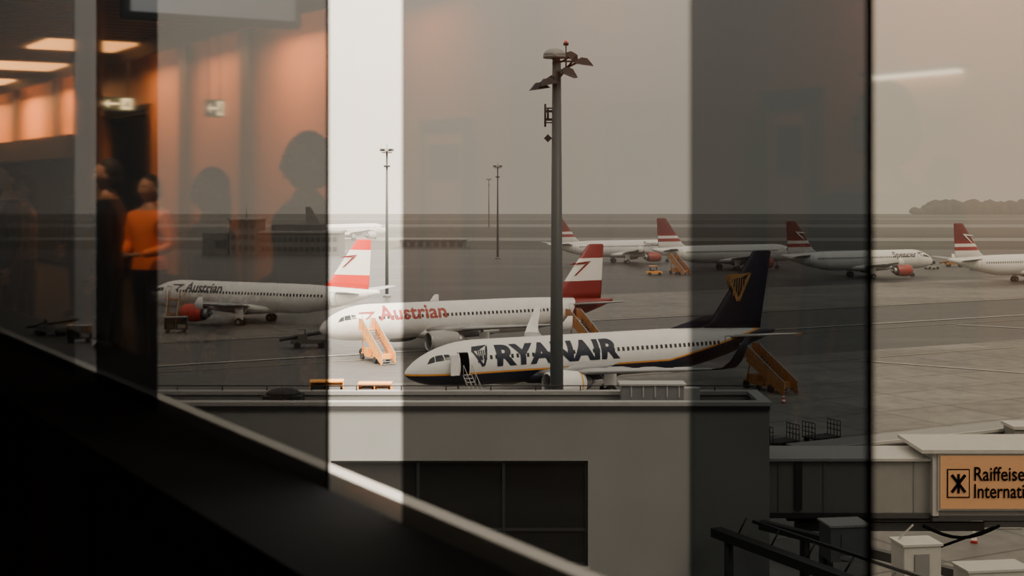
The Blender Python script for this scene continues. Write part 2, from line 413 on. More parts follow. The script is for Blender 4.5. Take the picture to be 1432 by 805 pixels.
tug((95,322),.3,m_lgrey); belt((103,331),.0,m_brown); cart((104,318),0,m_grey,m_dark)
cart((-43,182),.2,m_grey,m_dark); cart((-52,171),.2,m_grey,m_dark); belt((-58,179),-.2,m_grey); tug((-47,165),.1,m_lgrey)
tug((30,300),0,m_orange)

def cone(loc):
    b=B(); b.box((0,0,.02),(.5,.5,.04),m_dark)
    for i,(m) in enumerate((m_red,m_white,m_red,m_white,m_red)):
        b.cyl((0,0,.04+i*.16),(0,0,.20+i*.16),.19-.034*i,.156-.034*i,m,14)
    b.obj('traffic_cone',None,(*loc,0))
cone((24.3,74.8)); cone((23.5,123))

def dolly(loc,rz):
    b=B()
    b.box((0,0,.35),(2.4,1.5,.1),m_dark)
    for x in(-1.2,1.2):
        for k in range(5): b.cyl((x,-.7+.35*k,.35),(x,-.7+.35*k,1.5),.03,.03,m_dark,6)
        for z in(.8,1.15,1.5): b.beam((x,-.72,z),(x,.72,z),.05,.05,m_dark)
    for x in(-.9,.9):
        for y in(-.6,.6): b.cyl((x,y-.08,.22),(x,y+.08,.22),.22,.22,m_dark,12)
    b.obj('luggage_dolly',None,(*loc,0),rz)
dolly((19.4,103),.5); dolly((22.8,104.8),.5)

# ---------------------------------------------------------------- light masts
def mast(loc,h,big=False):
    b=B()
    b.cyl((0,0,0),(0,0,.5),.7,.6,m_grey,16)
    mp=mat('mast_paint',(.055,.066,.07),.5)
    b.cyl((0,0,.3),(0,0,h),.39 if big else .31,.21 if big else .16,mp,20)
    if big:
        b.cyl((-.02,0,h),(-.02,0,h+.25),.18,.2,mp,14)
        b.cyl((-.1,0,h+.20),(-.1,0,h+.34),.55,.55,mat('radome_grey',(.18,.18,.175),.5),24)
        b.ell((-.1,0,h+.34),(.55,.55,.34),mat('radome',(.26,.26,.25),.5),20,6,0,90)
        def lamp(p0,p1,rz,tilt,s=.6):
            b.beam(p0,p1,.08,.08,m_dark)
            Rm=(Matrix.Rotation(rz,3,'Z')@Matrix.Rotation(tilt,3,'Y'))
            vs=[Vector(p1)+Rm@Vector(q) for q in((-s*.25,-s*.25,.16),(s*.25,-s*.25,.16),(s*.25,s*.25,.16),(-s*.25,s*.25,.16),(-s*.8,-s*.45,-.16),(s*.8,-s*.45,-.16),(s*.8,s*.45,-.16),(-s*.8,s*.45,-.16))]
            b.add(vs,[(0,1,2,3),(4,5,1,0),(5,6,2,1),(6,7,3,2),(7,4,0,3)],m_dark); b.add(vs[4:],[(0,1,2,3)],m_lgrey)
        lamp((0,0,h-.7),(-.85,-.3,h-1.15),.2,-.15)
        lamp((0,0,h-.6),(-.45,-.4,h-.95),.4,-.2)
        lamp((0,0,h-.35),(.55,-.3,h-.45),.3,.35)
        lamp((0,0,h+.05),(1.3,-.1,h+.05),.0,.15)
        lamp((0,0,h-.1),(.75,.3,h+.35),.1,.5)
        b.beam((.0,0,h-.9),(1.0,0,h+.35),.1,.1,m_dark); b.beam((-.95,0,h-1.1),(.7,0,h-.1),.1,.1,m_dark)
        b.beam((0,0,h-.5),(1.2,0,h+.1),.1,.1,m_dark)
        b.cyl((.45,0,h-.2),(.45,0,h+.85),.04,.03,m_dark,8)
        b.cyl((.45,0,h+.82),(.45,0,h+.95),.13,.13,m_dark,10); b.ell((.45,0,h+.97),(.08,.08,.1),mat('beacon_red',(.8,.05,.03),.4,emit=1.5),10,6)
        for z in(-2.2,-2.9): b.beam((0,0,h+z),(-.6,0,h+z),.06,.06,m_dark)
        b.cyl((-.55,0,h-3.1),(-.55,0,h-2.0),.05,.05,m_dark,8); b.cyl((-.42,0,h-2.7),(-.42,0,h-2.2),.05,.05,m_dark,8)
        for z in(-2.35,-2.75): b.box((-.3,0,h+z),(.6,.02,.12),m_dark)
        b.box((-.42,0,h-3.65),(.28,.05,.28),m_dark,R=Matrix.Rotation(math.pi/4,3,'Y')); b.beam((0,0,h-3.65),(-.3,0,h-3.65),.04,.04,m_dark)
        b.box((0,-.36,2.0),(.45,.2,.9),m_grey)
    else:
        b.cyl((0,0,h-.6),(0,0,h-.45),.9,.9,m_dark,16)
        for k in range(8):
            a=k*math.pi/4; p=(1.0*math.cos(a),1.0*math.sin(a),h-.1)
            b.box(p,(.5,.5,.4),m_dark if k%2 else m_lgrey,rz=a); b.beam((0,0,h-.4),p,.08,.08,m_dark)
        b.cyl((0,0,h),(0,0,h+1),.05,.03,m_dark,6)
        b.cyl((0,0,h-3),(0,0,h-2.7),.55,.55,m_dark,12)
    b.obj('light_mast',None,(*loc,0))
mast((2.15,68.5),24.75,True); mast((-21.2,241),25); mast((-3.7,367),24); mast((-10.4,640),22)

# ---------------------------------------------------------------- ground
def ground_mat(name,c1,c2,slab=None,rough=(.35,.7),sc=.05):
    m=bpy.data.materials.new(name); m.use_nodes=True
    nt=m.node_tree;n=nt.nodes;l=nt.links;b=n['Principled BSDF']
    tc=n.new('ShaderNodeTexCoord')
    n1=n.new('ShaderNodeTexNoise'); n1.inputs['Scale'].default_value=sc; n1.inputs['Detail'].default_value=6; n1.inputs['Roughness'].default_value=.65
    n2=n.new('ShaderNodeTexNoise'); n2.inputs['Scale'].default_value=sc*14; n2.inputs['Detail'].default_value=5
    mp=n.new('ShaderNodeMapping'); mp.inputs['Rotation'].default_value=(0,0,math.radians(-28)); mp.inputs['Scale'].default_value=(.35,1.6,1)
    l.new(tc.outputs['Object'],mp.inputs[0]); l.new(mp.outputs[0],n1.inputs['Vector']); l.new(tc.outputs['Object'],n2.inputs['Vector'])
    ad=n.new('ShaderNodeMath'); ad.operation='ADD'; ml=n.new('ShaderNodeMath'); ml.operation='MULTIPLY'; ml.inputs[1].default_value=.35
    l.new(n2.outputs['Fac'],ml.inputs[0]); l.new(n1.outputs['Fac'],ad.inputs[0]); l.new(ml.outputs[0],ad.inputs[1])
    rp=n.new('ShaderNodeMapRange'); rp.inputs[1].default_value=.55; rp.inputs[2].default_value=.80; l.new(ad.outputs[0],rp.inputs[0])
    mx=n.new('ShaderNodeMix'); mx.data_type='RGBA'; mx.inputs[6].default_value=(*c1,1); mx.inputs[7].default_value=(*c2,1); l.new(rp.outputs[0],mx.inputs[0])
    col=mx.outputs[2]
    if slab:
        br=n.new('ShaderNodeTexBrick'); br.offset=0; br.inputs['Scale'].default_value=1.0
        br.inputs['Brick Width'].default_value=slab; br.inputs['Row Height'].default_value=slab; br.inputs['Mortar Size'].default_value=.10
        br.inputs['Color1'].default_value=(1,1,1,1); br.inputs['Color2'].default_value=(.80,.80,.80,1); br.inputs['Mortar'].default_value=(.35,.35,.35,1)
        mp2=n.new('ShaderNodeMapping'); mp2.inputs['Rotation'].default_value=(0,0,math.radians(-28)); l.new(tc.outputs['Object'],mp2.inputs[0]); l.new(mp2.outputs[0],br.inputs['Vector'])
        mm=n.new('ShaderNodeMix'); mm.data_type='RGBA'; mm.blend_type='MULTIPLY'; mm.inputs[0].default_value=1; l.new(col,mm.inputs[6]); l.new(br.outputs['Color'],mm.inputs[7]); col=mm.outputs[2]
    l.new(col,b.inputs['Base Color'])
    rr=n.new('ShaderNodeMapRange'); rr.inputs[1].default_value=.35; rr.inputs[2].default_value=.65; rr.inputs[3].default_value=rough[0]; rr.inputs[4].default_value=rough[1]
    l.new(n1.outputs['Fac'],rr.inputs[0]); l.new(rr.outputs[0],b.inputs['Roughness']); b.inputs['Specular IOR Level'].default_value=.35
    return m
g_grass=ground_mat('grass_field',(.040,.041,.036),(.075,.074,.062),None,(.9,1.0),.01)
g_asph=ground_mat('apron_asphalt',(.036,.037,.039),(.088,.087,.086),None,(.4,.7))
g_conc=ground_mat('apron_concrete',(.095,.092,.087),(.215,.207,.193),7.5,(.4,.7))
g_run=ground_mat('runway_surface',(.14,.14,.13),(.22,.215,.20),None,(.6,.9),.02)
m_yel=mat('line_yellow',(.22,.18,.11),.7); m_lin=mat('line_white',(.34,.335,.32),.7)
b=B()
b.add([(-900,-60,0),(900,-60,0),(900,960,0),(-900,960,0)],[(0,1,2,3)],g_grass)
def quad(pts,z,m): b.add([(x,y,z) for x,y in pts],[tuple(range(len(pts)))],m)
quad([(-400,-60),(500,-60),(500,420),(-400,420)],.02,g_asph)
A=math.radians(27.8); ca,sa=math.cos(A),math.sin(A)
def strip(cx,cy,l1,l2,w,z,m):
    pts=[]
    for u,v in((-l1,-w),(l2,-w),(l2,w),(-l1,w)): pts.append((cx+ca*u-sa*v,cy+sa*u+ca*v))
    quad(pts,z,m)
strip(20,95,160,230,50,.05,g_conc)
strip(90,262,160,240,20,.07,g_conc)
quad([(-900,505),(900,470),(900,500),(-900,535)],.05,g_run)
quad([(-900,655),(900,640),(900,690),(-900,705)],.05,g_run)
quad([(-900,800),(900,800),(900,818),(-900,818)],.05,g_run)
for off in(-4,18,44): strip(20-sa*off,150+off,180,220,.10,.10,m_yel)
strip(20,178,200,200,.3,.10,m_lin)
quad([(37,152.5),(70,128.5),(70.3,128.9),(37.3,152.9)],.11,m_lin)
quad([(60,192),(110,160),(110.3,160.4),(60.3,192.4)],.11,m_lin)
a=(26.2,77.8);c=(27.8,79.3)
for p in((a[0],a[1],c[0],a[1]+.15),(a[0],c[1],c[0],c[1]+.15),(a[0],a[1]+.15,a[0]+.15,c[1]),(c[0],a[1],c[0]+.15,c[1]+.15)): quad([(p[0],p[1]),(p[2],p[1]),(p[2],p[3]),(p[0],p[3])],.10,m_lin)
quad([(26.6,78.2),(27.5,78.2),(27.5,79),(26.6,79)],.10,m_lin)
b.obj('ground')
b=B(); m_tree=mat('hazy_foliage',(.045,.045,.036),1.0,var=.3,scale=.3)
for k in range(190):
    x=266+random.random()**.8*190; y=935+random.random()*12; hh=(6.0+random.random()*4.0)*min(1,(x-252)/30)
    b.ell((x,y,hh*.5),(3+random.random()*4,3,hh*.55),m_tree,8,5)
    b.cyl((x,y,0),(x,y,hh*.4),.3,.2,m_tree,5)
b.obj('tree_line')
b=B(); hz=mat('hazy_concrete',(.10,.10,.10),.8); hz2=mat('hazy_concrete_light',(.22,.22,.21),.8)
b.bb((-84,386,0),(-77,400,6),hz); b.bb((-76.5,385,0),(-69,398,9.6),hz); b.bb((-77,384,9.6),(-68.5,399,10.0),hz2)
b.bb((-69,386,0),(-47,400,6.0),hz); b.bb((-69.5,385.5,6.0),(-46.5,401,6.5),hz2); b.bb((-66,390,6.5),(-52,398,8.2),hz)
for z in(1.3,3.9):
    for k in range(14): b.box((-67.6+k*1.5,385.95,z+.4),(1.0,.12,1.2),m_pane)
for z in(2.0,5.0,8.0):
    for k in range(4): b.box((-75.4+k*1.7,384.95,z),(1.1,.12,1.3),m_pane)
b.cyl((-73,391,10),(-73,391,13),.1,.05,m_dark,6); b.box((-79,385.95,3),(3,.12,2.2),m_pane)
b.obj('distant_building')
b=B()
b.bb((-34,430,0),(-14,442,2.4),hz); b.bb((-34.4,429.6,2.4),(-13.6,442.4,2.7),hz2)
for k in range(8): b.box((-32.5+k*2.4,429.95,1.2),(1.4,.1,1.4),m_pane)
b.obj('equipment_shed')
hm=bpy.data.materials.new('haze_glow'); hm.use_nodes=True; nt=hm.node_tree; n=nt.nodes; l=nt.links; n.clear()
out=n.new('ShaderNodeOutputMaterial'); va=n.new('ShaderNodeVolumeAbsorption'); ve=n.new('ShaderNodeEmission'); ad=n.new('ShaderNodeAddShader')
SG=.0009; SKY=(1.0,.895,.755); SK=3.2
va.inputs['Color'].default_value=(0,0,0,1); va.inputs['Density'].default_value=SG
ve.inputs['Color'].default_value=(*SKY,1); ve.inputs['Strength'].default_value=SG*SK*.85  # haze imitated by emission: the volume itself glows in the sky colour
l.new(va.outputs[0],ad.inputs[0]); l.new(ve.outputs[0],ad.inputs[1]); l.new(ad.outputs[0],out.inputs['Volume'])
b=B(); b.bb((-880,225,.15),(880,958,70),hm); b.obj('haze_glow_volume')

# ---------------------------------------------------------------- service building
m_wall=mat('render_grey',(.20,.203,.20),.85,var=.16,scale=.35)
m_wcap=mat('parapet_cap',(.27,.27,.265),.5)
m_roof=mat('roof_membrane',(.10,.10,.10),.8)
b=B()
X0,X1,Y0,Y1,ZT=-27,10.5,58,61.4,10.0
wx0,wx1,wz0,wz1=-7.4,3.1,3.3,7.6
b.bb((X0,Y0,0),(wx0,Y0+.35,ZT-.15),m_wall); b.bb((wx1,Y0,0),(X1,Y0+.35,ZT-.15),m_wall)
b.bb((wx0,Y0,wz1),(wx1,Y0+.35,ZT-.15),m_wall); b.bb((wx0,Y0,0),(wx1,Y0+.35,wz0),m_wall)
b.bb((X0,Y1-.3,0),(X1,Y1,ZT-.15),m_wall); b.bb((X0,Y0+.35,0),(X0+.3,Y1-.3,ZT-.15),m_wall); b.bb((X1-.3,Y0+.35,0),(X1,Y1-.3,ZT-.15),m_wall)
b.bb((X0,Y0+.3,ZT-.6),(X1,Y1-.3,ZT-.45),m_roof)
b.bb((X0-.1,Y0-.1,ZT-.15),(X1+.1,Y0+.45,ZT),m_wcap); b.bb((X0-.1,Y1-.4,ZT-.15),(X1+.1,Y1+.1,ZT),m_wcap); b.bb((X1-.4,Y0+.45,ZT-.15),(X1+.1,Y1-.4,ZT),m_wcap)
b.bb((X0,Y0-.12,ZT-.32),(X1,Y0-.02,ZT-.15),m_dark)
b.cyl((X0,Y1-.1,ZT+.2),(X1,Y1-.1,ZT+.2),.025,.025,m_dark,6)
for k in range(20): b.cyl((X0+1+k*1.93,Y1-.1,ZT),(X0+1+k*1.93,Y1-.1,ZT+.2),.025,.025,m_dark,6)
b.bb((wx0,Y0+.25,wz0),(wx1,Y0+.3,wz1),mat('dark_glazing',(.012,.012,.012),.08))
for x in(wx0,wx0+3.5,wx0+7.0,wx1-.12): b.bb((x,Y0+.15,wz0),(x+.12,Y0+.24,wz1),m_dark)
for z in(wz0,wz0+1.4,wz1-.12): b.bb((wx0,Y0+.16,z),(wx1,Y0+.245,z+.12),m_dark)
b.bb((wx0-.1,Y0-.08,wz0-.12),(wx1+.1,Y0+.1,wz0),m_wcap)
for x in(-20.0,-14.0): b.bb((x,Y0-.02,4),(x+3,Y0+.02,6.4),m_pane)
b.bb((7.3,Y0-.04,0),(7.42,Y0,ZT-.32),m_grey)
b.obj('service_building')
b=B(); b.bb((4.6,59.6,9.55),(7.2,60.5,10.45),m_grey); b.bb((4.5,59.5,10.45),(7.3,60.6,10.52),m_lgrey)
for k in range(5): b.box((5.0+k*.5,59.58,10.2),(.06,.04,.5),m_lgrey)
b.bb((7.2,59.8,9.55),(7.9,60.3,10.3),m_lgrey); b.obj('roof_duct')
b=B(); b.bb((-10.4,59.2,9.55),(-8.8,60.4,10.05),m_dark); b.ell((-9.6,59.8,10.05),(.75,.55,.28),m_dark,16,5,0,90); b.obj('roof_hatch')

# ---------------------------------------------------------------- jet bridge
m_jb=mat('bridge_panel',(.19,.19,.185),.5); m_jd=mat('bridge_dark',(.035,.036,.038),.5); m_sign=mat('sign_amber',(.55,.30,.15),.5,var=.05)
m_jw=mat('bridge_roof',(.36,.355,.34),.5)
jb=empty('jet_bridge',(0,0,0))
b=B()
b.bb((10.7,59.9,5.05),(17.9,62.5,7.25),m_jb)
for k in range(4): b.bb((11.2+k*1.9,59.86,5.1),(11.27+k*1.9,59.9,7.2),m_grey)
b.bb((10.6,59.7,7.25),(17.9,62.7,7.36),m_lgrey); b.bb((10.6,59.75,4.85),(17.9,62.6,5.05),m_jd)
b.bb((11.9,59.78,5.2),(12.2,59.9,7.2),m_jd)
b.obj('tunnel_inner',jb)
b=B()
b.bb((17.7,59.6,5.0),(34,62.8,7.65),m_jb); b.bb((17.1,59.3,7.65),(34,63.1,7.80),m_jw); b.bb((17.6,59.5,4.8),(34,62.9,5.0),m_jd)
b.bb((17.6,59.5,4.95),(17.85,62.9,7.65),m_lgrey)
b.obj('tunnel_outer',jb)
b=B()
b.bb((17.80,59.42,5.25),(28.5,59.6,7.62),m_lgrey); b.bb((17.88,59.36,5.33),(28.4,59.43,7.55),m_sign)
b.bb((18.15,59.33,5.80),(19.10,59.37,7.00),m_blk)
b.bb((18.2,59.32,5.85),(19.05,59.34,6.95),m_sign)
for s in(1,-1): b.beam((18.62-.28,59.30,6.40-s*.36),(18.62+.28,59.30,6.40+s*.36),.03,.12,m_blk)
b.beam((18.62,59.30,6.0),(18.62,59.30,6.8),.03,.10,m_blk)
for txt,z,w in(('Raiffeisen Bank',6.52,3.95),('International',5.80,3.15)):
    vs,fs=text_geo(txt,w,.58,.012,0); b.add([(19.28+p[0],59.32,z+p[1]) for p in vs],fs,m_blk)
b.obj('advertising_sign',jb)
b=B()
b.bb((12.0,60.2,4.2),(20,60.5,4.55),m_jd); b.bb((12.0,62.0,4.2),(20,62.3,4.55),m_jd)
b.bb((20,60.2,4.35),(34,60.45,4.6),m_grey); b.bb((20,61.9,4.35),(34,62.15,4.6),m_grey)
b.cyl((20.2,59.6,4.5),(17.5,59.4,3.6),.06,.06,m_blk,8)
pts=[(17.2+ i*.4,59.5,4.6-.5*math.sin(math.pi*i/8)) for i in range(9)]
for a,c in zip(pts,pts[1:]): b.cyl(a,c,.07,.07,m_blk,8)
for x in(12.6,13.6): b.cyl((x,61.2,0),(x,61.2,4.9),.22,.22,m_jd,14)
b.bb((11.8,60.4,0),(14.4,62,.25),m_grey)
for x in(31,33): b.cyl((x,61.2,.6),(x,61.2,4.8),.18,.18,m_lgrey,12); b.cyl((x,60.2,.6),(x,60.7,.6),.6,.6,m_dark,18); b.cyl((x,61.7,.6),(x,62.2,.6),.6,.6,m_dark,18)
b.bb((30,60.9,.5),(34,61.5,1.0),m_grey)
b.obj('support_frame',jb)
b=B()
b.beam((13.6,67.5,5.3),(30,74,5.7),2.0,2.0,m_jd)
b.beam((13.6,67.5,6.35),(30,74,6.75),2.2,.10,m_jb)
b.beam((13.8,66.4,6.45),(30.2,72.9,6.85),.12,.14,m_jw)
b.bb((24.4,69.0,4.9),(27.0,70.6,7.0),m_jb); b.bb((24.3,68.9,7.0),(27.1,70.7,7.15),m_jw); b.bb((24.5,68.94,6.5),(26.9,69.0,6.75),m_red)
for x in(15,27.5): b.cyl((x,68.1+(x-15)*.4,0),(x,68.1+(x-15)*.4,5),.3,.3,m_grey,12)
b.obj('jet_bridge')
b=B()
b.beam((8.2,57.2,4.9),(13.4,46.0,5.1),.5,.35,m_jd)
b.beam((10.0,57.2,5.2),(19.5,50,4.2),.35,.35,m_jd)
b.beam((9.5,56,5.6),(14.2,46.5,5.75),.12,.12,m_jd)
for k in range(6):
    t=k/5; b.cyl((9.0+4.6*t,56.5-10*t,5.0),(9.3+4.7*t,56.4-9.9*t,5.65),.04,.04,m_jd,6)
for p in((8.6,56.4),(13.2,46.5),(18.5,50.7),(12,54.8)): b.cyl((*p,0),(*p,4.8),.18,.18,m_jd,10)
for p,s,m in(((12.6,54.0,5.35),(1.5,1.2,1.3),m_grey),((14.2,50.0,5.6),(1.35,1.1,1.35),m_lgrey),((17.0,50.4,4.75),(2.3,1.2,1.1),m_lgrey)):
    b.box(p,s,m,rz=.15); b.box((p[0],p[1],p[2]+s[2]/2+.04),(s[0]+.12,s[1]+.12,.08),m_lgrey,rz=.15)
    b.box((p[0]+.05,p[1]-s[1]/2-.02,p[2]),(s[0]*.4,.06,s[2]*.6),m_grey,rz=.15)
b.beam((13.6,50.2,6.3),(14.1,50.0,6.9),.06,.06,m_lgrey); b.beam((13.6,50.2,5.2),(16.2,50.4,4.6),.1,.1,m_lgrey)
b.beam((12.2,53.5,4.9),(18.3,50.6,4.2),.16,.16,m_lgrey)
b.obj('service_gantry')

# ================================================================= TERMINAL INTERIOR
LOC=(0,0,H)
VS,VE=-4.0,56.0
CE=2.32; FL=-1.6; BW=-4.0
m_panel=mat('wood_wall_panel',(.62,.28,.10),.6,var=.35,scale=.35)
m_inner=mat('dark_interior_paint',(.07,.055,.045),.6)
m_ceil=mat('ceiling_slats',(.10,.075,.06),.5)
m_floor=mat('dark_floor',(.004,.004,.004),.9,spec=.02)
m_gal=mat('warm_grey_plaster',(.75,.45,.28),.7)
b=B(); b.bb((BW-.3,VS,FL-.3),(GU+.3,VE,FL),m_floor); b.obj('floor',None,LOC,TH)
b=B(); b.bb((BW-.3,VS,CE),(GU+.3,VE,CE+.3),m_inner)
for k in range(150):
    v=VS+.2+k*.4
    b.bb((BW+.05,v,CE-.05),(GU-.25,v+.1,CE),m_ceil)
b.bb((-3.3,VS+.1,CE-.28),(-3.24,VE-.1,CE-.05),m_inner)  # fascia board added to screen the glow of the wall washers
b.obj('ceiling',None,LOC,TH)
b=B()
def seg(v0,v1,z0,z1,m): b.bb((BW-.25,v0,z0),(BW,v1,z1),m)
D0,D1=24.3,27.6
seg(VS,D0,FL,CE,m_panel); seg(D1,VE,FL,CE,m_panel); seg(D0,D1,1.3,CE,m_panel)
for v in(11.6,14.9,16.0,19.2,22.0,30.5,34.5,38.5,42.5,46.5):
    b.bb((BW,v,FL),(BW+.10,v+.35,CE),m_inner)
b.bb((BW,VS,FL),(BW+.03,D0,FL+.15),m_inner); b.bb((BW,D1,FL),(BW+.03,VE,FL+.15),m_inner)
b.bb((BW,D1+.3,.55),(BW+.5,VE,1.0),m_inner)
b.bb((BW,D1+.3,FL+.15),(BW+.03,VE,.55),m_inner)
b.obj('wall_back',None,LOC,TH)
b=B(); b.bb((BW-2.5,D0-.2,FL),(BW-2.3,D1+.2,1.5),m_blk); b.bb((BW-2.3,D0-.2,FL),(BW-.25,D0,1.5),m_blk); b.bb((BW-2.3,D1,FL),(BW-.25,D1+.2,1.5),m_blk); b.bb((BW-2.3,D0,1.3),(BW-.25,D1,1.5),m_blk); b.bb((BW-2.3,D0,FL-.1),(BW-.25,D1,FL),m_blk)
b.bb((BW-.02,D0-.12,FL),(BW+.06,D0,1.42),m_blk); b.bb((BW-.02,D1,FL),(BW+.06,D1+.12,1.42),m_blk); b.bb((BW-.02,D0-.12,1.3),(BW+.06,D1+.12,1.42),m_blk)
b.obj('door_1',None,LOC,TH)
for i,(v0,v1) in enumerate(((7.75,8.25),(9.6,10.3),(13.0,13.9))):
    b=B(); b.bb((BW,v0,FL),(BW+.05,v1,.65),m_gal); b.bb((BW,v0-.06,FL),(BW+.08,v0,.72),m_inner); b.bb((BW,v1,FL),(BW+.08,v1+.06,.72),m_inner); b.bb((BW,v0-.06,.65),(BW+.08,v1+.06,.72),m_inner)
    b.bb((BW+.05,v0+.12,.1),(BW+.06,v1-.12,.45),m_pane); b.cyl((BW+.1,v0+.08,-.6),(BW+.1,v0+.08,-.4),.015,.015,m_steel,8)
    b.obj('door_%d'%(i+2),None,LOC,TH)
b=B(); b.bb((BW-.3,VE,FL-.3),(GU+.3,VE+.2,CE+.3),m_inner); b.obj('wall_far',None,LOC,TH)
b=B(); b.bb((BW-.3,VS-.2,FL-.3),(GU+.3,VS,CE+.3),m_inner); b.obj('wall_near',None,LOC,TH)
b=B(); b.bb((GU+.12,VS,FL),(GU+.3,VE,-.98),m_grey); b.obj('wall_window',None,LOC,TH)
b=B(); b.bb((BW-.3,VS,-H+.0),(GU+.25,VE,FL-.3),m_wall); b.obj('terminal_facade',None,LOC,TH)
b=B(); b.bb((GU+.035,VS,-1.0),(GU+.085,VE,-.83),mat('sill_aluminium',(.50,.48,.44),.4,.2)); b.obj('trim_1',None,LOC,TH)
b=B(); b.bb((1.2,VS+.1,-.92),(GU-.04,VE-.1,-.845),m_blk); b.bb((1.25,VS+.1,FL),(1.33,VE-.1,-.92),m_blk)
for k in range(40): b.bb((1.23,VS+.4+k*1.4,-1.5),(1.25,VS+1.5+k*1.4,-1.0),m_blk)
b.obj('radiator_cover',None,LOC,TH)
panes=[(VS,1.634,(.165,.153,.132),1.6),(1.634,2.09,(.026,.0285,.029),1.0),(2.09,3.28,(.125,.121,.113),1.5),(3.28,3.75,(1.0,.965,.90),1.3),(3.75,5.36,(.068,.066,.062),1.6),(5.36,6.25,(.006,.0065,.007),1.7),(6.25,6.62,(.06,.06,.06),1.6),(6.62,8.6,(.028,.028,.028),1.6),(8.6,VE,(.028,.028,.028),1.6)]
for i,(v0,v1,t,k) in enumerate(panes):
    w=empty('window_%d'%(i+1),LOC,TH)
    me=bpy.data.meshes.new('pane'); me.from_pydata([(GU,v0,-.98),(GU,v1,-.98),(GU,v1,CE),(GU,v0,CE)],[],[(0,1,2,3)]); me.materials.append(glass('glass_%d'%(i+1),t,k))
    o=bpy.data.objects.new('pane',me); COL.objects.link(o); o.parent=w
    if i in(0,3):
        b=B(); b.bb((GU-.002,v1-.008,-.98),(GU+.002,v1+.006,CE),m_blk); b.obj('gasket',w)
m_lamp=mat('lamp_diffuser',(1.0,.40,.11),.5,var=.02,emit=3.4)
for v in(22.6,27.0,31.4,35.8,40.2,44.6):
    b=B(); b.bb((-3.1,v-.7,CE-.14),(-1.75,v+.7,CE-.10),m_lamp)
    b.bb((-3.15,v-.75,CE-.10),(-1.7,v+.75,CE-.051),m_inner)
    b.obj('ceiling_lamp',None,LOC,TH)
c,s=math.cos(TH),math.sin(TH)
def W(u,v,z): return (c*u-s*v,s*u+c*v,H+z)
for v,p in((3.6,40),(6.2,190),(10.4,30),(13.8,90),(17.4,270),(20.6,110),(23.4,110),(29.5,260),(33,300),(37,300),(42,260)):
    li=bpy.data.lights.new('wall_washer','AREA'); li.shape='RECTANGLE'; li.size=.15; li.size_y=1.3; li.energy=p; li.color=(1,.48,.18)
    o=bpy.data.objects.new('wall_washer',li); COL.objects.link(o); o.location=W(-3.45,v,CE-.12); o.rotation_euler=(0,math.radians(-20),TH)
li=bpy.data.lights.new('jacket_fill_spot','SPOT'); li.spot_size=math.radians(34); li.spot_blend=.6; li.shadow_soft_size=.08; li.energy=330; li.color=(1,.58,.30)  # unseen spot added to brighten the figure in the orange jacket
o=bpy.data.objects.new('jacket_fill_spot',li); COL.objects.link(o); p0=Vector(W(.95,10.9,CE-.1)); p1=Vector(W(-.32,12.0,-.35)); o.location=p0
o.rotation_euler=(p1-p0).to_track_quat('-Z','Y').to_euler()
b=B(); b.bb((BW+.02,6.4,.735),(BW+.10,7.15,.755),mat('strip_light',(1,.8,.55),.5,emit=16)); b.bb((BW,6.35,.755),(BW+.14,7.2,.785),m_inner); b.obj('wall_light',None,LOC,TH)
m_exg=mat('exit_green',(.03,.07,.04),.5,emit=.4); m_exw=mat('exit_white',(.9,.80,.45),.5,emit=2.6)
def exit_sign(u,v,z,w=.5):
    b=B(); b.bb((u-w/2,v,z-.11),(u+w/2,v+.08,z+.11),m_exg)
    y=v-.006
    b.bb((u-w*.46,y,z-.09),(u-w*.12,v,z+.09),m_exw); b.bb((u-w*.36,y-.004,z-.06),(u-w*.3,y,z+.05),m_exg); b.beam((u-w*.32,y-.002,z+.02),(u-w*.2,y-.002,z-.04),.004,.02,m_exg)
    b.bb((u-.02,y,z-.015),(u+w*.3,v,z+.015),m_exw)
    b.add([(u+w*.28,y,z+.07),(u+w*.44,y,z),(u+w*.28,y,z-.07)],[(0,1,2)],m_exw)
    for q in(-w*.35,w*.35): b.cyl((u+q,v+.04,z+.11),(u+q,v+.04,CE-.06),.008,.008,m_dark,6)
    b.obj('exit_sign',None,LOC,TH)
exit_sign(-3.1,23,1.33,.5); exit_sign(-2.75,17.3,.98,.22)
b=B(); b.bb((-.75,9.7,1.15),(.55,9.8,1.80),m_blk); b.bb((-.70,9.69,1.20),(.50,9.7,1.75),mat('screen_grey',(.25,.25,.24),.3,emit=1.2))
for q in(-.4,.2): b.cyl((q,9.75,1.80),(q,9.75,CE-.06),.02,.02,m_steel,8)
b.obj('display_screen',None,LOC,TH)
b=B(); b.cyl((-.6,15.1,FL),(-.6,15.1,CE-.06),.15,.15,mat('column_pale',(.40,.38,.35),.5),24); b.cyl((-.6,15.1,FL),(-.6,15.1,FL+.15),.2,.2,m_steel,24); b.obj('column',None,LOC,TH)

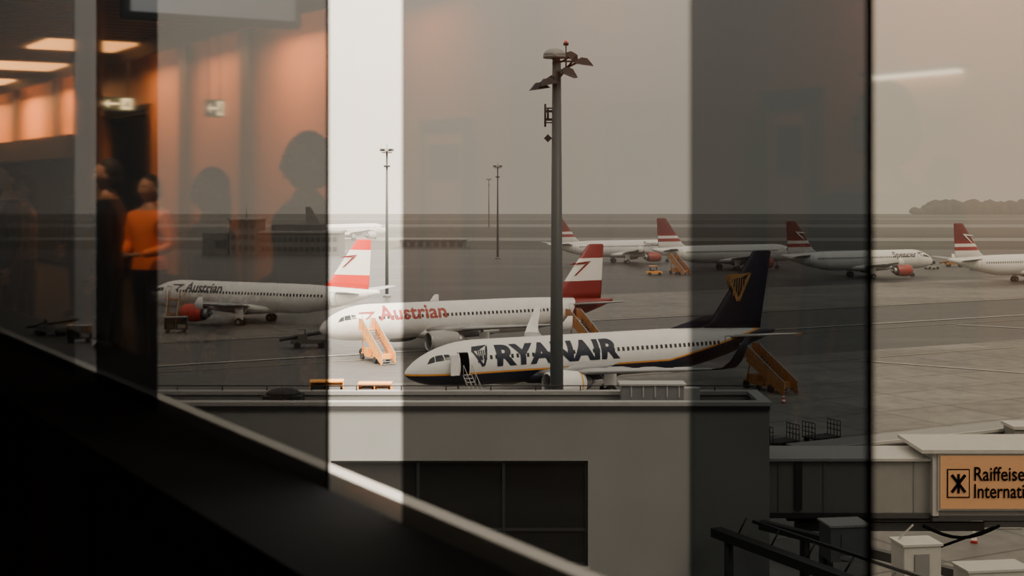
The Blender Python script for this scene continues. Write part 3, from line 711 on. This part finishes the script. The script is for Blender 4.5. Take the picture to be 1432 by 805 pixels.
# ---------------------------------------------------------------- people
m_skin=mat('skin',(.42,.25,.17),.55,var=.05); m_hair=mat('hair_dark',(.012,.010,.008),.7,scale=40)
def cloth(top,bot):
    return bands('clothes',[(.09,(.02,.02,.02)),(.94,bot),(1.47,top),(9,(.42,.25,.17))])
def skinobj(name,pts,edges,m,parent,sub=2):
    me=bpy.data.meshes.new(name); me.from_pydata([p[0] for p in pts],edges,[])
    o=bpy.data.objects.new(name,me); COL.objects.link(o); o.parent=parent
    md=o.modifiers.new('skin','SKIN'); md.use_smooth_shade=True
    for i,p in enumerate(pts):
        sv=me.skin_vertices[0].data[i]; sv.radius=p[1] if isinstance(p[1],tuple) else (p[1],p[1]); sv.use_root=(i==0)
    sb=o.modifiers.new('sub','SUBSURF'); sb.levels=sub; sb.render_levels=sub
    me.materials.append(m); return o
def person(u,v,h,face,top,bot,arms=(0,0),long_hair=False):
    x,y,z=W(u,v,FL); root=empty('person',(x,y,z),TH+face); k=h/1.75; root.scale=(k,k,k)
    P=[((0,0,.95),(.155,.115)),((0,0,1.08),(.145,.11)),((0,.01,1.26),(.185,.13)),((0,0,1.40),(.145,.11)),((0,0,1.50),(.062,.062)),((0,.015,1.56),(.055,.055))]
    E=[(0,1),(1,2),(2,3),(3,4),(4,5)]
    for sd in(-1,1):
        a=arms[0 if sd<0 else 1]; i=len(P)
        P.append(((sd*.18,0,1.40),.082))
        if a==0: el=(sd*.245,-.02,1.13); wr=(sd*.24,.06,.89); hd=(sd*.235,.08,.82)
        elif a==1: el=(sd*.25,.08,1.15); wr=(sd*.12,.30,1.30); hd=(sd*.10,.34,1.36)
        else: el=(sd*.27,.0,1.14); wr=(sd*.12,.22,1.08); hd=(sd*.07,.26,1.08)
        P+= [(el,.056),(wr,.038)]
        E+= [(3,i),(i,i+1),(i+1,i+2)]
        d=(Vector(hd)-Vector(wr)).normalized(); side=Vector((0,1,0)) if a==0 else Vector((-sd,0,0)).cross(d).normalized().cross(d)*-1
        side=(side-d*side.dot(d)).normalized(); nrm=d.cross(side)
        w0=Vector(wr); hp=[(tuple(w0),.028),(tuple(w0+d*.045),(.036,.02)),(tuple(w0+d*.085),(.038,.017))]; he=[(0,1),(1,2)]
        for f in range(4):
            o0=w0+d*.085+side*(.03-.02*f); ln=(.068,.078,.072,.056)[f]; j=len(hp)
            hp+= [(tuple(o0+d*.015),.0095),(tuple(o0+d*ln*.6+nrm*.008),.0085),(tuple(o0+d*ln+nrm*.025),.0075)]; he+=[(2,j),(j,j+1),(j+1,j+2)]
        j=len(hp); hp+= [(tuple(w0+d*.04+side*.04),.012),(tuple(w0+d*.075+side*.062+nrm*.01),.010)]; he+=[(1,j),(j,j+1)]
        skinobj('hand',hp,he,m_skin,root,1)
        i=len(P); st=.03*sd
        P+= [((sd*.095,0,.88),(.10,.105)),((sd*.105,.01+st,.50),.070),((sd*.11,-.01+st,.10),.050),((sd*.12,.14+st,.045),(.045,.035))]
        E+= [(0,i),(i,i+1),(i+1,i+2),(i+2,i+3)]
    skinobj('body',P,E,cloth(top,bot),root,2)
    b=B(); cz=1.655
    rings=[]
    for j in range(19):
        a=math.radians(-90+10*j); cr=max(math.cos(a),.01); zz=math.sin(a)
        rings.append([])
        for i in range(28):
            t=2*math.pi*i/28; xx=.077*cr*math.cos(t); yy=.098*cr*math.sin(t)
            if zz<0: xx*=1+.28*zz; yy*=(1+.10*zz)
            if math.sin(t)>.97 and -.35<zz<.12: yy+=.022*(1-abs(zz+.18)/.3) if abs(zz+.18)<.3 else 0
            if abs(abs(math.cos(t))-.38)<.12 and math.sin(t)>0 and -.05<zz<.2: yy-=.008
            rings[-1].append((xx,.012+yy,cz+.122*zz))
    b.loft(rings,m_skin)
    for sd in(-1,1):
        b.ell((sd*.079,.0,cz-.01),(.012,.022,.034),m_skin,10,6)
        b.ell((sd*.031,.094,cz+.006),(.013,.009,.009),m_white,10,6); b.ell((sd*.031,.101,cz+.006),(.006,.004,.006),m_blk,8,5)
        b.beam((sd*.016,.103,cz+.028),(sd*.048,.094,cz+.030),.008,.007,m_hair)
    b.beam((-.022,.100,cz-.062),(.022,.100,cz-.062),.008,.008,m_txtred)
    b.obj('head',root)
    b=B()
    rings=[]
    for j in range(10):
        a=math.radians(-14+11.5*j); cr=max(math.cos(a),.01)
        rings.append([(.087*cr*math.cos(2*math.pi*i/28),-.008+(.098 if math.sin(2*math.pi*i/28)>0 else .105)*cr*math.sin(2*math.pi*i/28)-( .03 if (math.sin(2*math.pi*i/28)>.3 and j<4) else 0),cz+.022+.120*math.sin(a)) for i in range(28)])
    b.loft(rings,m_hair)
    if long_hair: b.ell((0,-.065,cz-.08),(.085,.05,.17),m_hair,16,10)
    else: b.ell((0,-.05,cz-.03),(.078,.065,.08),m_hair,16,10)
    b.obj('hair',root)
    if 1 in arms:
        b=B(); q=-1 if arms[0]==1 else 1; b.box((q*.10,.37,1.42),(.075,.012,.15),m_blk); b.obj('phone',root)
    return root
T_=-math.pi/2
person(.80,5.9,1.80,T_,(.03,.03,.035),(.02,.02,.03),(2,0))
person(.76,7.3,1.66,T_,(.05,.045,.05),(.03,.03,.04),(0,0),True)
person(.19,11.4,1.78,T_+.5,(.02,.02,.022),(.012,.013,.02),(0,0))
person(-.32,12.0,1.66,T_-.5,(.95,.25,.05),(.02,.02,.025),(2,2))
person(.63,13.0,1.76,T_,(.03,.03,.035),(.02,.02,.025),(1,0))
person(.25,14.1,1.68,T_+.3,(.10,.09,.08),(.02,.02,.02),(0,0),True)
person(-1.1,17.5,1.74,T_-.4,(.05,.05,.06),(.02,.02,.02),(0,0))
person(0.0,3.2,1.88,T_-.2,(.03,.03,.03),(.02,.02,.02),(0,0))
person(-2.9,5.6,1.75,T_+1.2,(.05,.05,.06),(.02,.02,.02),(2,2))

# ---------------------------------------------------------------- sky and light
w=bpy.data.worlds.new('overcast'); scene.world=w; w.use_nodes=True
nt=w.node_tree;n=nt.nodes;l=nt.links
bg=n['Background']; tc=n.new('ShaderNodeTexCoord'); sx=n.new('ShaderNodeSeparateXYZ'); l.new(tc.outputs['Generated'],sx.inputs[0])
rp=n.new('ShaderNodeValToRGB'); l.new(sx.outputs[2],rp.inputs[0])
rp.color_ramp.elements[0].position=0.0; rp.color_ramp.elements[0].color=(*SKY,1)
rp.color_ramp.elements[1].position=.7; rp.color_ramp.elements[1].color=(1.0,.93,.83,1)
l.new(rp.outputs[0],bg.inputs[0])
mr=n.new('ShaderNodeMapRange'); mr.inputs[1].default_value=.02; mr.inputs[2].default_value=.7; mr.inputs[3].default_value=SK; mr.inputs[4].default_value=6.5; l.new(sx.outputs[2],mr.inputs[0]); l.new(mr.outputs[0],bg.inputs[1])
su=bpy.data.lights.new('sun','SUN'); su.energy=7.0; su.angle=math.radians(25); su.color=(1,.88,.72)
o=bpy.data.objects.new('sun',su); COL.objects.link(o); o.rotation_euler=(math.radians(42),math.radians(12),math.radians(25))

cam=bpy.data.cameras.new('camera'); co=bpy.data.objects.new('camera',cam); COL.objects.link(co)
co.location=(0,0,H); co.rotation_euler=(math.radians(90),0,0)
cam.lens=50; cam.sensor_width=36; cam.shift_y=-(402.5-260)/1432; cam.clip_end=3000; cam.clip_start=.05
cam.dof.use_dof=True; cam.dof.focus_distance=130; cam.dof.aperture_fstop=3.5
scene.camera=co
